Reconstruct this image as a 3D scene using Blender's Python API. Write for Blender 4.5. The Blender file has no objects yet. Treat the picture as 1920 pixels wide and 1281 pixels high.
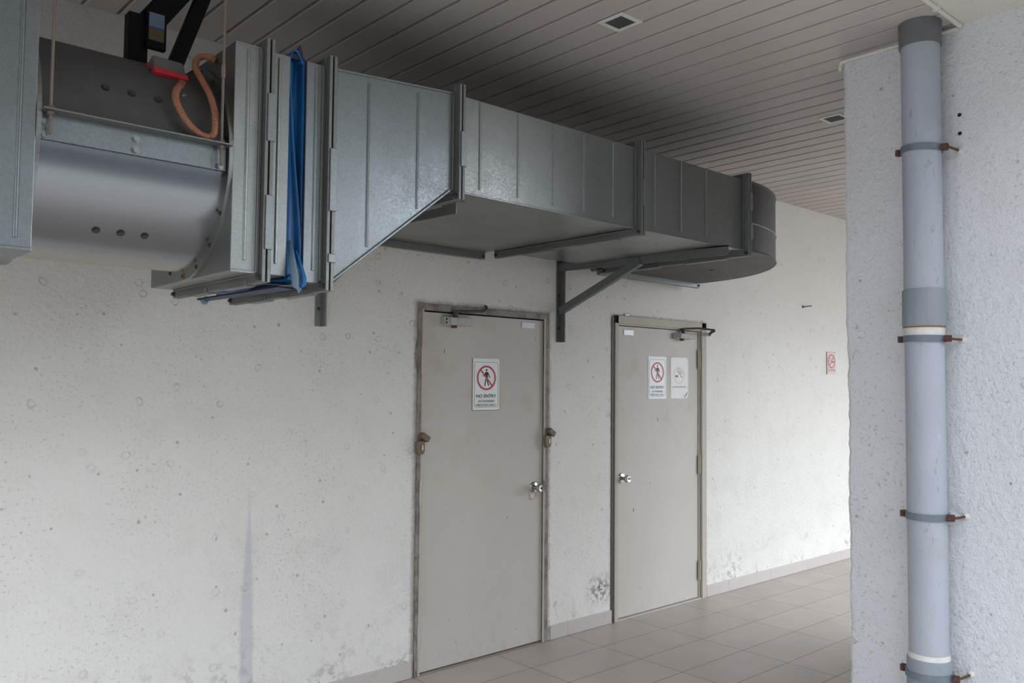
import bpy, bmesh, math, random
from math import sin, cos, pi, sqrt, radians
from mathutils import Vector, Matrix
random.seed(7)
S = bpy.context.scene
C = S.collection

# ------------------------------------------------------------------ materials
class NT:
    def __init__(s, name):
        s.m = bpy.data.materials.new(name); s.m.use_nodes = True
        s.t = s.m.node_tree; s.t.nodes.clear()
        s.out = s.n('ShaderNodeOutputMaterial'); s.b = s.n('ShaderNodeBsdfPrincipled')
        s.t.links.new(s.b.outputs[0], s.out.inputs[0])
        s.geo = s.n('ShaderNodeNewGeometry'); s.pos = s.geo.outputs['Position']
    def n(s, k, **kw):
        x = s.t.nodes.new(k)
        for a, b in kw.items(): setattr(x, a, b)
        return x
    def put(s, sock, v):
        if isinstance(v, bpy.types.NodeSocket): s.t.links.new(v, sock)
        elif isinstance(v, (tuple, list)) and len(v) == 3 and sock.type == 'RGBA': sock.default_value = (*v, 1)
        else: sock.default_value = v
    def math(s, op, a, b=0.0, c=0.0, clamp=False):
        x = s.n('ShaderNodeMath', operation=op, use_clamp=clamp)
        s.put(x.inputs[0], a); s.put(x.inputs[1], b); s.put(x.inputs[2], c); return x.outputs[0]
    def mix(s, f, a, b, mode='MIX'):
        x = s.n('ShaderNodeMix', data_type='RGBA', blend_type=mode)
        s.put(x.inputs[0], f); s.put(x.inputs[6], a); s.put(x.inputs[7], b); return x.outputs[2]
    def mapr(s, v, a, b, c=0.0, d=1.0, smooth=False):
        x = s.n('ShaderNodeMapRange', interpolation_type='SMOOTHSTEP' if smooth else 'LINEAR')
        s.put(x.inputs[0], v)
        for i, q in enumerate((a, b, c, d)): s.put(x.inputs[i + 1], q)
        return x.outputs[0]
    def scaled(s, sc):
        x = s.n('ShaderNodeMapping'); s.put(x.inputs[0], s.pos); x.inputs[3].default_value = sc; return x.outputs[0]
    def noise(s, scale, detail=4, rough=.55, vec=None):
        x = s.n('ShaderNodeTexNoise'); s.put(x.inputs['Vector'], vec if vec is not None else s.pos)
        x.inputs['Scale'].default_value = scale; x.inputs['Detail'].default_value = detail
        x.inputs['Roughness'].default_value = rough; return x.outputs[0]
    def vor(s, scale, feature='F1', vec=None, rnd=1.0):
        x = s.n('ShaderNodeTexVoronoi', feature=feature); s.put(x.inputs['Vector'], vec if vec is not None else s.pos)
        x.inputs['Scale'].default_value = scale; x.inputs['Randomness'].default_value = rnd; return x
    def face2d(s):
        q = s.xyz(); c = s.n('ShaderNodeCombineXYZ'); s.put(c.inputs[0], s.math('ADD', q[0], q[1])); s.put(c.inputs[1], q[2]); return c.outputs[0]
    def xyz(s):
        x = s.n('ShaderNodeSeparateXYZ'); s.put(x.inputs[0], s.pos); return x.outputs
    def bump(s, h, strength=.3, dist=.01):
        x = s.n('ShaderNodeBump'); x.inputs['Strength'].default_value = strength
        x.inputs['Distance'].default_value = dist; s.put(x.inputs['Height'], h)
        s.t.links.new(x.outputs[0], s.b.inputs['Normal'])
    def fin(s, col, rough=.5, metal=0.0, spec=.5):
        s.put(s.b.inputs['Base Color'], col); s.put(s.b.inputs['Roughness'], rough)
        s.put(s.b.inputs['Metallic'], metal); s.b.inputs['Specular IOR Level'].default_value = spec
        return s.m

def plain(name, col, rough=.5, metal=0.0, var=.12, scale=30, spec=.5):
    t = NT(name); n = t.noise(scale, 3)
    d = tuple(c * (1 - var) for c in col); l = tuple(min(1, c * (1 + var)) for c in col)
    return t.fin(t.mix(n, d, l), rough, metal, spec)

def plaster(name, cream, main=False, scale=1.0, bumpk=.5):
    t = NT(name); x, y, z = t.xyz()
    big = t.noise(.9, 3); mid = t.noise(4.5, 5, .65)
    c = t.mix(t.mapr(big, .35, .65), cream, tuple(k * .955 for k in cream))
    c = t.mix(t.mapr(mid, .5, .8, 0, .22), c, (.52, .48, .41))
    # fine dirt caught in the texture
    fine = t.noise(70, 3, .7); patch = t.noise(2.2, 4, .6)
    f = t.math('MULTIPLY', t.mapr(fine, .57, .68), t.mapr(patch, .40, .62, .15 if main else .35, .7))
    c = t.mix(f, c, (.33, .31, .28))
    # chips and plugged dents with dark rims
    v2d = t.face2d(); v = t.vor(5.5, vec=v2d); v.voronoi_dimensions = '2D'; d = v.outputs['Distance']; cs = t.n('ShaderNodeSeparateColor'); t.put(cs.inputs[0], v.outputs['Color'])
    ringd = t.math('ABSOLUTE', t.math('SUBTRACT', t.math('ADD', d, t.math('MULTIPLY', t.math('SUBTRACT', t.noise(26, 4, .75), .5), .26)), .080))
    ring = t.math('MULTIPLY', t.mapr(ringd, .004, .028, 1, 0), t.mapr(cs.outputs[0], .62, .64))
    up = t.math('MULTIPLY', t.mapr(z, .9, 1.9, .16, .75), t.mapr(t.noise(22, 4, .7), .46, .58)) if main else 0.0
    c = t.mix(t.math('MULTIPLY', ring, up), c, (.45, .39, .35))
    v2 = t.vor(9.0, vec=v2d); v2.voronoi_dimensions = '2D'; cs2 = t.n('ShaderNodeSeparateColor'); t.put(cs2.inputs[0], v2.outputs['Color'])
    dd2 = t.math('ADD', v2.outputs['Distance'], t.math('MULTIPLY', t.math('SUBTRACT', t.noise(48, 3, .7), .5), .16))
    dot = t.math('MULTIPLY', t.mapr(t.math('SUBTRACT', dd2, t.math('MULTIPLY', cs2.outputs[2], .05)), .0, .05, 1, 0), t.mapr(cs2.outputs[1], .80 if main else .90, .82 if main else .92))
    c = t.mix(t.math('MULTIPLY', dot, .55), c, (.24, .19, .16))
    h = t.math('ADD', t.math('MULTIPLY', t.noise(38 * scale, 4, .6), 1.0), t.math('MULTIPLY', t.noise(130 * scale, 2), .35))
    if main: h = t.math('SUBTRACT', h, t.math('MULTIPLY', ring, .8))
    if main:
        # pale blue grey tapering streak left of the first door
        cx = t.math('ABSOLUTE', t.math('ADD', x, 2.757)); wid = t.mapr(z, 1.10, .50, .002, .036)
        wid = t.math('MULTIPLY', wid, t.mapr(t.noise(9, 3), .2, .8, .8, 1.2))
        st = t.mapr(t.math('SUBTRACT', cx, wid), -.012, .004, .62, 0)
        st = t.math('MULTIPLY', st, t.mapr(z, 1.13, .95))
        c = t.mix(st, c, (.50, .505, .54))
        # mould and scuffs just above the skirting
        g = t.math('MULTIPLY', t.mapr(z, .09, .42, 1, 0), t.mapr(t.noise(16, 5, .75), .50, .60))
        g = t.math('MULTIPLY', g, t.mapr(t.noise(2.6, 2), .42, .58))
        c = t.mix(t.math('MULTIPLY', g, .75), c, (.30, .29, .27))
        sp = t.math('MULTIPLY', t.mapr(t.math('ABSOLUTE', t.math('ADD', x, .28)), .03, .17, 1, 0), t.mapr(t.math('ABSOLUTE', t.math('SUBTRACT', z, .24)), .02, .12, 1, 0))
        c = t.mix(t.math('MULTIPLY', sp, t.mapr(t.noise(30, 4, .7), .45, .56)), c, (.20, .20, .19))
        # grey rubbed bands at hip height
        gb = t.math('MULTIPLY', t.mapr(t.math('ABSOLUTE', t.math('SUBTRACT', z, .62)), .1, .5, 1, 0), t.mapr(t.noise(3.1, 5, .7), .50, .70, 0, .20))
        c = t.mix(gb, c, (.50, .49, .47))
        # grime hugging both door frames
        def around(x0, x1, top, w, k, c):
            dx = t.math('SUBTRACT', t.math('ABSOLUTE', t.math('SUBTRACT', x, (x0 + x1) / 2)), (x1 - x0) / 2)
            dd = t.math('MAXIMUM', dx, t.math('SUBTRACT', z, top))
            dd = t.math('SUBTRACT', dd, t.math('MULTIPLY', t.math('SUBTRACT', t.noise(22, 4, .7), .5), .05))
            return t.mix(t.mapr(dd, .0, w, k, 0), c, (.26, .23, .20))
        c = around(-1.798, -.778, 2.05, .03, .75, c)
        c = around(-.176, .908, 2.085, .016, .5, c)
        # pinkish brown towards the top: dirt, with shading under the duct painted in
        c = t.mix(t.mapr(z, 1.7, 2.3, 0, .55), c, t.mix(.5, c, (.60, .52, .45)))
    t.bump(h, bumpk, .012)
    return t.fin(c, .9, 0, .25)

def galv(name, col=(.225, .245, .25), rough=.36, metal=.95, dirt=.25, dirtcol=(.20, .19, .17), spk=1.0):
    t = NT(name)
    v = t.vor(170); cs = t.n('ShaderNodeSeparateColor'); t.put(cs.inputs[0], v.outputs['Color'])
    n = t.noise(3.0, 4, .6); g = t.noise(240, 2)
    c = t.mix(cs.outputs[0], tuple(k * (1 - .07 * spk) for k in col), tuple(min(1, k * (1 + .07 * spk)) for k in col))
    c = t.mix(t.mapr(g, .3, .7, 0, .16), c, tuple(k * .72 for k in col))
    c = t.mix(t.mapr(n, .45, .8, 0, dirt), c, dirtcol)
    sm = t.mapr(t.noise(9, 4, .6, vec=t.scaled((1, 1, .25))), .6, .8, 0, .10)
    c = t.mix(sm, c, (.75, .77, .77))
    r = t.math('ADD', t.mapr(cs.outputs[1], 0, 1, rough - .05, rough + .06), t.mapr(n, .4, .8, 0, .12))
    t.bump(t.noise(1.3, 1), .25, .02)
    return t.fin(c, r, metal)

M = {}
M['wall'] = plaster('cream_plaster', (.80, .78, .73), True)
M['pillar'] = plaster('white_stucco', (.69, .69, .715), False, .8, .9)
M['soffit'] = plaster('soffit_paint', (.70, .66, .60), False, .6, .15)
M['galv'] = galv('galvanised_sheet')
M['galv_warm'] = galv('galvanised_sheet_dull', (.285, .295, .285), .34, .95, .3)
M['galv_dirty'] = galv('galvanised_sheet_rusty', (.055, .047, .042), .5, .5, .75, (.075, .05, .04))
M['galv_dark'] = galv('dull_flange_steel', (.22, .225, .22), .45, .8, .5)
M['cleat'] = galv('cleat_steel', (.25, .265, .265), .4, .9, .3)
M['bracket'] = galv('bracket_steel', (.17, .185, .18), .5, .55, .4, (.10, .10, .09))
M['post'] = galv('old_post_steel', (.26, .27, .26), .5, .6, .5, (.12, .11, .10))

def fan_mat():
    t = NT('fan_casing_steel'); x, y, z = t.xyz()
    n = t.noise(3, 4); dust = t.math('MULTIPLY', t.mapr(t.math('ADD', z, t.math('MULTIPLY', n, .04)), 2.385, 2.395), 1.0)
    c = t.mix(t.mapr(t.noise(5, 4), .4, .8, 0, .3), (.27, .28, .30), (.22, .225, .24))
    fl = t.math('MULTIPLY', dust, t.mapr(t.noise(14, 5, .7), .66, .70))
    c = t.mix(dust, c, t.mix(t.noise(8, 4, .6), (.065, .062, .06), (.12, .117, .115)))
    near = t.mapr(t.math('ABSOLUTE', t.math('ADD', x, 3.50)), .02, .10, 1, 0)
    c = t.mix(t.math('MULTIPLY', fl, near), c, (.6, .6, .57))
    c = t.mix(t.mapr(z, 2.015, 1.99, 0, .8), c, (.50, .44, .36))
    r = t.math('ADD', t.mapr(dust, 0, 1, .26, .62), 0.0)
    t.bump(t.noise(2.2, 0), .2, .03)
    return t.fin(c, r, t.mapr(dust, 0, 1, .92, .35))
M['fan'] = fan_mat()

def pipe_mat(name, col, k=1.0):
    t = NT(name); x, y, z = t.xyz()
    n = t.noise(6, 5, .65, vec=t.scaled((1, 1, .35)))
    c = t.mix(t.mapr(n, .35, .75, 0, .5), col, tuple(q * .72 for q in col))
    sc = t.noise(26, 5, .8, vec=t.scaled((1.2, 1.2, .35)))
    c = t.mix(t.mapr(sc, .60, .66, 0, .6 * k), c, (.20, .19, .19))
    wh = t.noise(18, 4, .7, vec=t.scaled((1, 1, .18)))
    c = t.mix(t.mapr(wh, .66, .70, 0, .4 * k), c, (.68, .70, .73))
    br = t.math('MULTIPLY', t.mapr(t.noise(9, 4, .6), .54, .68), t.mapr(t.noise(3, 2), .47, .58))
    c = t.mix(t.math('MULTIPLY', br, .45 * k), c, (.42, .38, .28))
    t.bump(t.noise(60, 3), .12, .004)
    return t.fin(c, .5, 0, .4)
M['pipe'] = pipe_mat('grey_pipe_plastic', (.41, .435, .495))
M['coupling'] = pipe_mat('coupling_plastic', (.27, .30, .335), .5)
M['collar_dark'] = pipe_mat('dark_collar_plastic', (.155, .16, .17), .6)
M['clamp'] = plain('painted_clamp', (.155, .185, .22), .5, .1, .15)
M['rust'] = plain('rusty_steel', (.13, .065, .05), .8, .3, .45, 60)
M['rustband'] = plain('rusty_joint', (.30, .13, .06), .85, 0, .5, 45)
M['sealant'] = plain('white_sealant', (.66, .64, .61), .8, 0, .2, 40)

def door_mat():
    t = NT('door_paint'); x, y, z = t.xyz()
    c = t.mix(t.mapr(t.noise(1.6, 4, .6), .35, .7), (.56, .52, .465), (.515, .48, .435))
    c = t.mix(t.math('MULTIPLY', t.mapr(t.noise(5, 4, .6), .52, .75, 0, .5), t.mapr(z, .7, 1.5)), c, (.42, .34, .26))
    c = t.mix(t.mapr(t.noise(26, 4, .75, vec=t.scaled((1, 1, .45))), .70, .74, 0, .55), c, (.27, .22, .18))
    c = t.mix(t.mapr(t.noise(34, 2, .5, vec=t.scaled((1, 1, .35))), .745, .77, 0, .8), c, (.12, .10, .09))
    c = t.mix(t.math('MULTIPLY', t.mapr(z, .5, .0), t.mapr(t.noise(20, 5, .7), .5, .7, 0, .35)), c, (.36, .34, .31))
    t.bump(t.noise(7, 3), .12, .006)
    return t.fin(c, t.mapr(t.noise(6, 3), .3, .7, .5, .62), 0, .35)
M['door'] = door_mat()
def frame_mat(name, col, worn, k):
    t = NT(name)
    c = t.mix(t.mapr(t.noise(14, 5, .75, vec=t.scaled((.7, 1, .6))), .46, .60, 0, k), col, worn)
    c = t.mix(t.mapr(t.noise(40, 4, .7), .60, .68, 0, .6 * k), c, (.10, .08, .07))
    t.bump(t.noise(40, 3), .3, .004)
    return t.fin(c, .65, 0, .3)
M['frame1'] = frame_mat('worn_frame_paint', (.30, .26, .235), (.17, .13, .115), .9)
M['frame2'] = frame_mat('beige_frame_paint', (.50, .45, .385), (.34, .30, .25), .15)
M['gap'] = plain('dark_gap', (.02, .017, .015), .9, 0, .2)
M['chrome'] = plain('polished_knob', (.50, .49, .48), .2, 1.0, .05)
M['plate'] = plain('scratched_plate', (.52, .52, .53), .45, .35, .35, 160)
M['closer'] = frame_mat('closer_paint', (.47, .48, .46), (.22, .13, .06), .35)
M['arm'] = plain('oily_arm', (.09, .08, .065), .55, .5, .4, 60)
M['hasp'] = plain('brown_hasp', (.20, .145, .105), .6, .4, .4, 90)
M['hasp_hole'] = plain('bare_hasp_metal', (.62, .57, .52), .5, .3, .2)
M['black'] = plain('black_steel_paint', (.004, .004, .0045), .6, 0, .3, 30, .15)
M['red'] = plain('red_switch_plastic', (.50, .018, .03), .45, 0, .15)
M['switch_grey'] = plain('dusty_switch_lid', (.13, .125, .12), .8, 0, .25)
M['conduit_brown'] = plain('brown_flexible_conduit', (.34, .14, .075), .5, 0, .2)
M['gland'] = plain('grey_gland', (.27, .26, .24), .5, .2, .2)
M['rod'] = plain('threaded_rod_steel', (.22, .17, .15), .55, .5, .3, 200)
M['conduit_white'] = plain('cream_conduit', (.72, .68, .58), .5, 0, .06)
M['vent_frame'] = plain('vent_frame_paint', (.66, .68, .62), .55, 0, .06)
M['vent_mesh'] = plain('vent_mesh', (.115, .12, .115), .6, .1, .3, 160)
M['paper'] = plain('sticker_white', (.83, .84, .83), .45, 0, .03)
M['paper_worn'] = plain('faded_sticker', (.80, .79, .76), .55, 0, .08, 16)
M['sign_red'] = plain('sign_red', (.50, .055, .07), .5, 0, .06)
M['sign_black'] = plain('sign_black', (.022, .022, .026), .5, 0, .05)
M['sign_grey'] = plain('sign_border_grey', (.16, .17, .17), .5, 0, .05)
M['sign_yellow'] = plain('faded_yellow', (.80, .68, .42), .6, 0, .06)
M['sign_blue'] = plain('faded_blue_black', (.10, .11, .16), .6, 0, .1)
M['sign_pink'] = plain('pink_beige_board', (.66, .50, .42), .55, 0, .06)
M['sign_edge'] = plain('sticker_edge', (.30, .25, .22), .6, 0, .05)
M['label_blue'] = plain('label_pale_blue', (.13, .17, .24), .5, 0, .3, 40)
M['label_blue_dark'] = plain('label_dark_blue', (.03, .06, .20), .5, 0, .1)
M['label_yellow'] = plain('label_yellow', (.09, .06, .02), .5, 0, .4, 40)
M['screw'] = plain('bolt_steel', (.30, .30, .31), .4, .8, .2)
M['screw_dark'] = plain('dark_bolt', (.06, .06, .06), .5, .5, .2)

def ceiling_mat():
    t = NT('ceiling_strip_paint')
    c = t.mix(t.mapr(t.noise(1.3, 3), .35, .65), (.51, .46, .43), (.46, .415, .39))
    c = t.mix(t.mapr(t.noise(30, 4, .7), .68, .72, 0, .5), c, (.25, .2, .18))
    return t.fin(c, .5, 0, .4)
M['ceiling'] = ceiling_mat()

def floor_mat():
    t = NT('grey_floor_tile'); x, y, z = t.xyz()
    def joint(v, off, size):
        f = t.math('FRACT', t.math('ADD', t.math('DIVIDE', t.math('ADD', v, off), size), 100.0))
        return t.math('MULTIPLY', t.math('MINIMUM', f, t.math('SUBTRACT', 1.0, f)), size)
    d = t.math('MINIMUM', joint(x, 0.0, .6), joint(y, .3116, .299))
    wx = t.n('ShaderNodeCombineXYZ')
    t.put(wx.inputs[0], t.math('FLOOR', t.math('DIVIDE', x, .6))); t.put(wx.inputs[1], t.math('FLOOR', t.math('DIVIDE', t.math('ADD', y, .3116), .299)))
    wn = t.n('ShaderNodeTexWhiteNoise'); t.put(wn.inputs[0], wx.outputs[0])
    c = t.mix(wn.outputs[0], (.445, .385, .345), (.475, .415, .372))
    c = t.mix(t.mapr(t.noise(2.5, 5, .65), .4, .75, 0, .35), c, (.27, .25, .23))
    c = t.mix(t.mapr(d, .0018, .0034, .9, 0), c, (.09, .075, .065))
    t.bump(t.mapr(d, .001, .004), .3, .002)
    return t.fin(c, t.mapr(t.noise(4, 4), .3, .7, .34, .46), 0, .5)
M['floor'] = floor_mat()
def skirt_mat():
    t = NT('skirting_tile'); x, y, z = t.xyz()
    f = t.math('FRACT', t.math('ADD', t.math('DIVIDE', t.math('SUBTRACT', x, .60), .6), 100.0))
    d = t.math('MULTIPLY', t.math('MINIMUM', f, t.math('SUBTRACT', 1.0, f)), .6)
    c = t.mix(t.noise(2.5, 4), (.50, .455, .42), (.56, .515, .48))
    c = t.mix(t.mapr(t.noise(22, 4, .7), .6, .7, 0, .25), c, (.33, .28, .25))
    c = t.mix(t.mapr(d, .001, .004, .6, 0), c, (.28, .24, .22))
    return t.fin(c, .45, 0, .4)
M['skirt'] = skirt_mat()
M['pavement'] = plain('pavement_concrete', (.43, .405, .365), .85, 0, .10, 2)
M['dark_ground'] = plain('dark_ground', (.055, .055, .055), .9, 0, .2, 3)  # for the added dark ground out of view
M['sky_blocker'] = plain('dark_blocker_paint', (.05, .05, .048), .8, 0, .2, 2)  # for the added blocks that shade the low sky

def tarp_mat():
    t = NT('blue_tarpaulin')
    c = t.mix(t.mapr(t.noise(7, 3, vec=t.scaled((3, 1, .5))), .3, .7), (.006, .07, .21), (.012, .13, .34))
    c = t.mix(t.mapr(t.noise(12, 4, .6, vec=t.scaled((4, 1, .3))), .6, .72, 0, .35), c, (.16, .24, .34))
    t.bump(t.noise(60, 2), .1, .002)
    return t.fin(c, .35, 0, .5)
M['tarp'] = tarp_mat()
M['tarp_dark'] = plain('blue_tarpaulin_inner', (.01, .018, .06), .5, 0, .3)
M['tarp_grey'] = plain('weathered_tarpaulin', (.13, .20, .27), .5, 0, .35, 14)

# ------------------------------------------------------------------ geometry helpers
class MB:
    """collects shapes in world coordinates"""
    def __init__(s): s.bm = bmesh.new()
    def box(s, x0, x1, y0, y1, z0, z1):
        v = [s.bm.verts.new(p) for p in ((x0,y0,z0),(x1,y0,z0),(x1,y1,z0),(x0,y1,z0),(x0,y0,z1),(x1,y0,z1),(x1,y1,z1),(x0,y1,z1))]
        for f in ((0,3,2,1),(4,5,6,7),(0,1,5,4),(1,2,6,5),(2,3,7,6),(3,0,4,7)): s.bm.faces.new([v[i] for i in f])
        return s
    def obox(s, mat, sx, sy, sz):
        """box of full sizes sx,sy,sz centred in the frame of matrix mat"""
        n = len(s.bm.verts); s.box(-sx/2, sx/2, -sy/2, sy/2, -sz/2, sz/2); s.bm.verts.ensure_lookup_table()
        for v in s.bm.verts[n:]: v.co = mat @ v.co
        return s
    def prism(s, pts, axis, a, b):
        """polygon (u,v) swept along an axis: axis 0 -> (u,v)=(y,z); 1 -> (x,z); 2 -> (x,y)"""
        def P(u, v, w): return (w,u,v) if axis == 0 else ((u,w,v) if axis == 1 else (u,v,w))
        A = [s.bm.verts.new(P(u,v,a)) for u, v in pts]; B = [s.bm.verts.new(P(u,v,b)) for u, v in pts]
        s.bm.faces.new(A); s.bm.faces.new(B[::-1]); n = len(pts)
        for i in range(n): s.bm.faces.new([A[i], B[i], B[(i+1)%n], A[(i+1)%n]])
        return s
    def hull8(s, q):
        """eight corners: bottom 4 then top 4"""
        v = [s.bm.verts.new(p) for p in q]
        for f in ((0,3,2,1),(4,5,6,7),(0,1,5,4),(1,2,6,5),(2,3,7,6),(3,0,4,7)): s.bm.faces.new([v[i] for i in f])
        return s
    def cyl(s, p, q, r, n=16, r2=None, caps=True):
        p, q = Vector(p), Vector(q); d = (q-p).normalized(); a = d.orthogonal().normalized(); b = d.cross(a)
        r2 = r if r2 is None else r2
        A = [s.bm.verts.new(p + r*(cos(2*pi*i/n)*a + sin(2*pi*i/n)*b)) for i in range(n)]
        B = [s.bm.verts.new(q + r2*(cos(2*pi*i/n)*a + sin(2*pi*i/n)*b)) for i in range(n)]
        for i in range(n): s.bm.faces.new([A[i], A[(i+1)%n], B[(i+1)%n], B[i]])
        if caps: s.bm.faces.new(A[::-1]); s.bm.faces.new(B)
        return s
    def lathe(s, p, d, prof, n=32):
        """profile of (distance along d, radius)"""
        p, d = Vector(p), Vector(d).normalized(); a = d.orthogonal().normalized(); b = d.cross(a); R = []
        for t, r in prof:
            R.append([s.bm.verts.new(p + d*t + r*(cos(2*pi*i/n)*a + sin(2*pi*i/n)*b)) for i in range(n)])
        for k in range(len(R)-1):
            for i in range(n): s.bm.faces.new([R[k][i], R[k][(i+1)%n], R[k+1][(i+1)%n], R[k+1][i]])
        s.bm.faces.new(R[0][::-1]); s.bm.faces.new(R[-1]); return s
    def tube(s, pts, r, n=10, rings=None):
        pts = [Vector(p) for p in pts]; R = []; up = Vector((0.31, 0.2, .93)).normalized()
        for i, p in enumerate(pts):
            d = (pts[min(i+1, len(pts)-1)] - pts[max(i-1, 0)]).normalized()
            a = (up - d*up.dot(d)).normalized(); up = a; b = d.cross(a)
            rr = r(i) if callable(r) else r
            R.append([s.bm.verts.new(p + rr*(cos(2*pi*k/n)*a + sin(2*pi*k/n)*b)) for k in range(n)])
        for k in range(len(R)-1):
            for i in range(n): s.bm.faces.new([R[k][i], R[k][(i+1)%n], R[k+1][(i+1)%n], R[k+1][i]])
        s.bm.faces.new(R[0][::-1]); s.bm.faces.new(R[-1]); return s
    def bar(s, p, q, w, h, up=(0,0,1)):
        """rectangular bar from p to q, w sideways, h along up"""
        p, q = Vector(p), Vector(q); d = (q-p).normalized(); u = Vector(up); u = (u - d*u.dot(d)).normalized(); r = d.cross(u)
        c = lambda o, i, j: o + r*(w/2*i) + u*(h/2*j)
        return s.hull8([c(p,-1,-1), c(p,1,-1), c(q,1,-1), c(q,-1,-1), c(p,-1,1), c(p,1,1), c(q,1,1), c(q,-1,1)])
    def ring_arc(s, cx, cy, z0, z1, r0, r1, a0, a1, n=32):
        """annular wedge about a vertical axis"""
        P = []
        for i in range(n+1):
            a = a0 + (a1-a0)*i/n
            P.append([s.bm.verts.new((cx + r*cos(a), cy + r*sin(a), z)) for r, z in ((r0,z0),(r1,z0),(r1,z1),(r0,z1))])
        for i in range(n):
            for k in range(4): s.bm.faces.new([P[i][k], P[i][(k+1)%4], P[i+1][(k+1)%4], P[i+1][k]])
        s.bm.faces.new(P[0]); s.bm.faces.new(P[-1][::-1]); return s

def tag(o, label=None, cat=None, group=None, kind=None):
    if label: o['label'] = label
    if cat: o['category'] = cat
    if group: o['group'] = group
    if kind: o['kind'] = kind
    return o
ORG = {}
def thing(name, loc, label=None, cat=None, group=None, kind=None):
    o = bpy.data.objects.new(name, None); C.objects.link(o); o.location = loc; o.empty_display_size = .05
    ORG[o] = Vector(loc); return tag(o, label, cat, group, kind)
def obj(name, mb, mat, parent=None, bevel=0, smooth=False, loc=None, label=None, segs=2, angle=35):
    """link a builder as one mesh object; world coordinates are made relative to the thing's own origin"""
    org = ORG[parent] if parent is not None else Vector(loc if loc is not None else (0, 0, 0))
    bm = mb.bm if isinstance(mb, MB) else mb
    bmesh.ops.recalc_face_normals(bm, faces=bm.faces)
    me = bpy.data.meshes.new(name); bm.to_mesh(me); bm.free()
    me.transform(Matrix.Translation(-org)); me.materials.append(M[mat])
    o = bpy.data.objects.new(name, me); C.objects.link(o)
    if parent is not None: o.parent = parent
    else: o.location = org
    ORG[o] = org
    if smooth:
        for p in me.polygons: p.use_smooth = True
        try: me.set_sharp_from_angle(angle=radians(angle))
        except Exception: pass
    if bevel:
        b = o.modifiers.new('edge', 'BEVEL'); b.width = bevel; b.segments = segs; b.limit_method = 'ANGLE'; b.angle_limit = radians(40)
        b.harden_normals = False
    if label: o['label'] = label
    return o
def struct(name, mb, mat, **k):
    return tag(obj(name, mb, mat, **k), kind='structure')

H = 3.2
# ------------------------------------------------------------------ the place
# main wall with two door openings
D1 = (-1.795, -.781, 2.048); D2 = (-.172, .905, 2.083)
w = MB()
cuts = [(-9.0, D1[0], 0, H+.3), (D1[0], D1[1], D1[2], H+.3), (D1[1], D2[0], 0, H+.3), (D2[0], D2[1], D2[2], H+.3), (D2[1], 10.0, 0, H+.3)]
for a, b, z0, z1 in cuts: w.box(a, b, 0, .2, z0, z1)
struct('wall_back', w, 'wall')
# floor, pavement outside
struct('floor', MB().box(-9, 10, -2.9, .2, -.1, 0), 'floor')
struct('floor_outside', MB().box(-25, 30, -5.6, -2.9, -.12, -.012), 'pavement')
struct('added_ground_dark', MB().box(-25, 30, -40, -5.6, -.25, -.10), 'dark_ground')  # dark ground added out of view to cut light bounced up to the ceiling
# strip ceiling: boards running away from the wall
P0, DP = -1.6868, .14426
c = MB()
for k in range(-50, 80):
    x0 = P0 + DP*k + .0075; x1 = P0 + DP*(k+1) - .0075
    if x1 > 9.9 or x0 < -8.9: continue
    c.prism([(x0-.002, H+.022), (x0, H+.003), (x0+.003, H), (x1-.003, H), (x1, H+.003), (x1+.002, H+.022)], 1, -2.45, -.001)
c.box(-9, 10, -2.45, 0, H+.0215, H+.05)
struct('ceiling', c, 'ceiling')
# beam beyond the strip ceiling
struct('trim_1', MB().box(-9, 10, -3.45, -2.452, H-.004, H+.5), 'soffit')
# pillar wall standing at right angles to the main wall, chipped free edge
XP = -.662
def pillar():
    bm = bmesh.new(); n = 160; F = []; rnd = random.Random(3); off = []
    v = 0.0
    for i in range(n+1):
        v = v*.6 + rnd.uniform(-.003, .003)
        z = H*i/n; e = v
        if .40 < z < .43: e -= .022
        if 1.70 < z < 1.76: e -= .010*(1.76-z)/.06
        if z < 1.72: e -= .006
        off.append(e)
    for i in range(n+1):
        z = H*i/n; e = -1.915 + off[i]
        F.append([bm.verts.new(p) for p in ((XP, -2.95, z), (XP, e-.012, z), (XP+.004+abs(off[i])*.5, e, z), (XP+1.9, e, z), (XP+1.9, -2.95, z))])
    for i in range(n):
        for k in range(5): bm.faces.new([F[i][k], F[i][(k+1) % 5], F[i+1][(k+1) % 5], F[i+1][k]])
    bm.faces.new(F[0]); bm.faces.new(F[-1][::-1])
    return bm
struct('wall_right', pillar(), 'pillar')
# tile skirting
for nm, a, b in (('baseboard_left', -9, -1.815), ('baseboard_middle', -.752, -.177), ('baseboard_right', .910, 10)):
    struct(nm, MB().box(a, b, -.012, .0, 0, .088), 'skirt', bevel=.002)
# dark blocks added outside the frame to shade the low sky
for a, b in ((-24, -1.3), (.0, 1.2), (2.6, 6.0)):
    struct('added_sky_blocker', MB().box(a, b, -16, -14, -.1, 7.6), 'sky_blocker')

# ------------------------------------------------------------------ doors
def bolt(parent, p, d, r=.009, h=.008, name='bolt', mat='screw', n=6):
    p = Vector(p); d = Vector(d).normalized()
    return obj(name, MB().cyl(p - d*.002, p + d*h*.3, r*1.35, 16).cyl(p, p + d*h, r, n), mat, parent)

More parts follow.
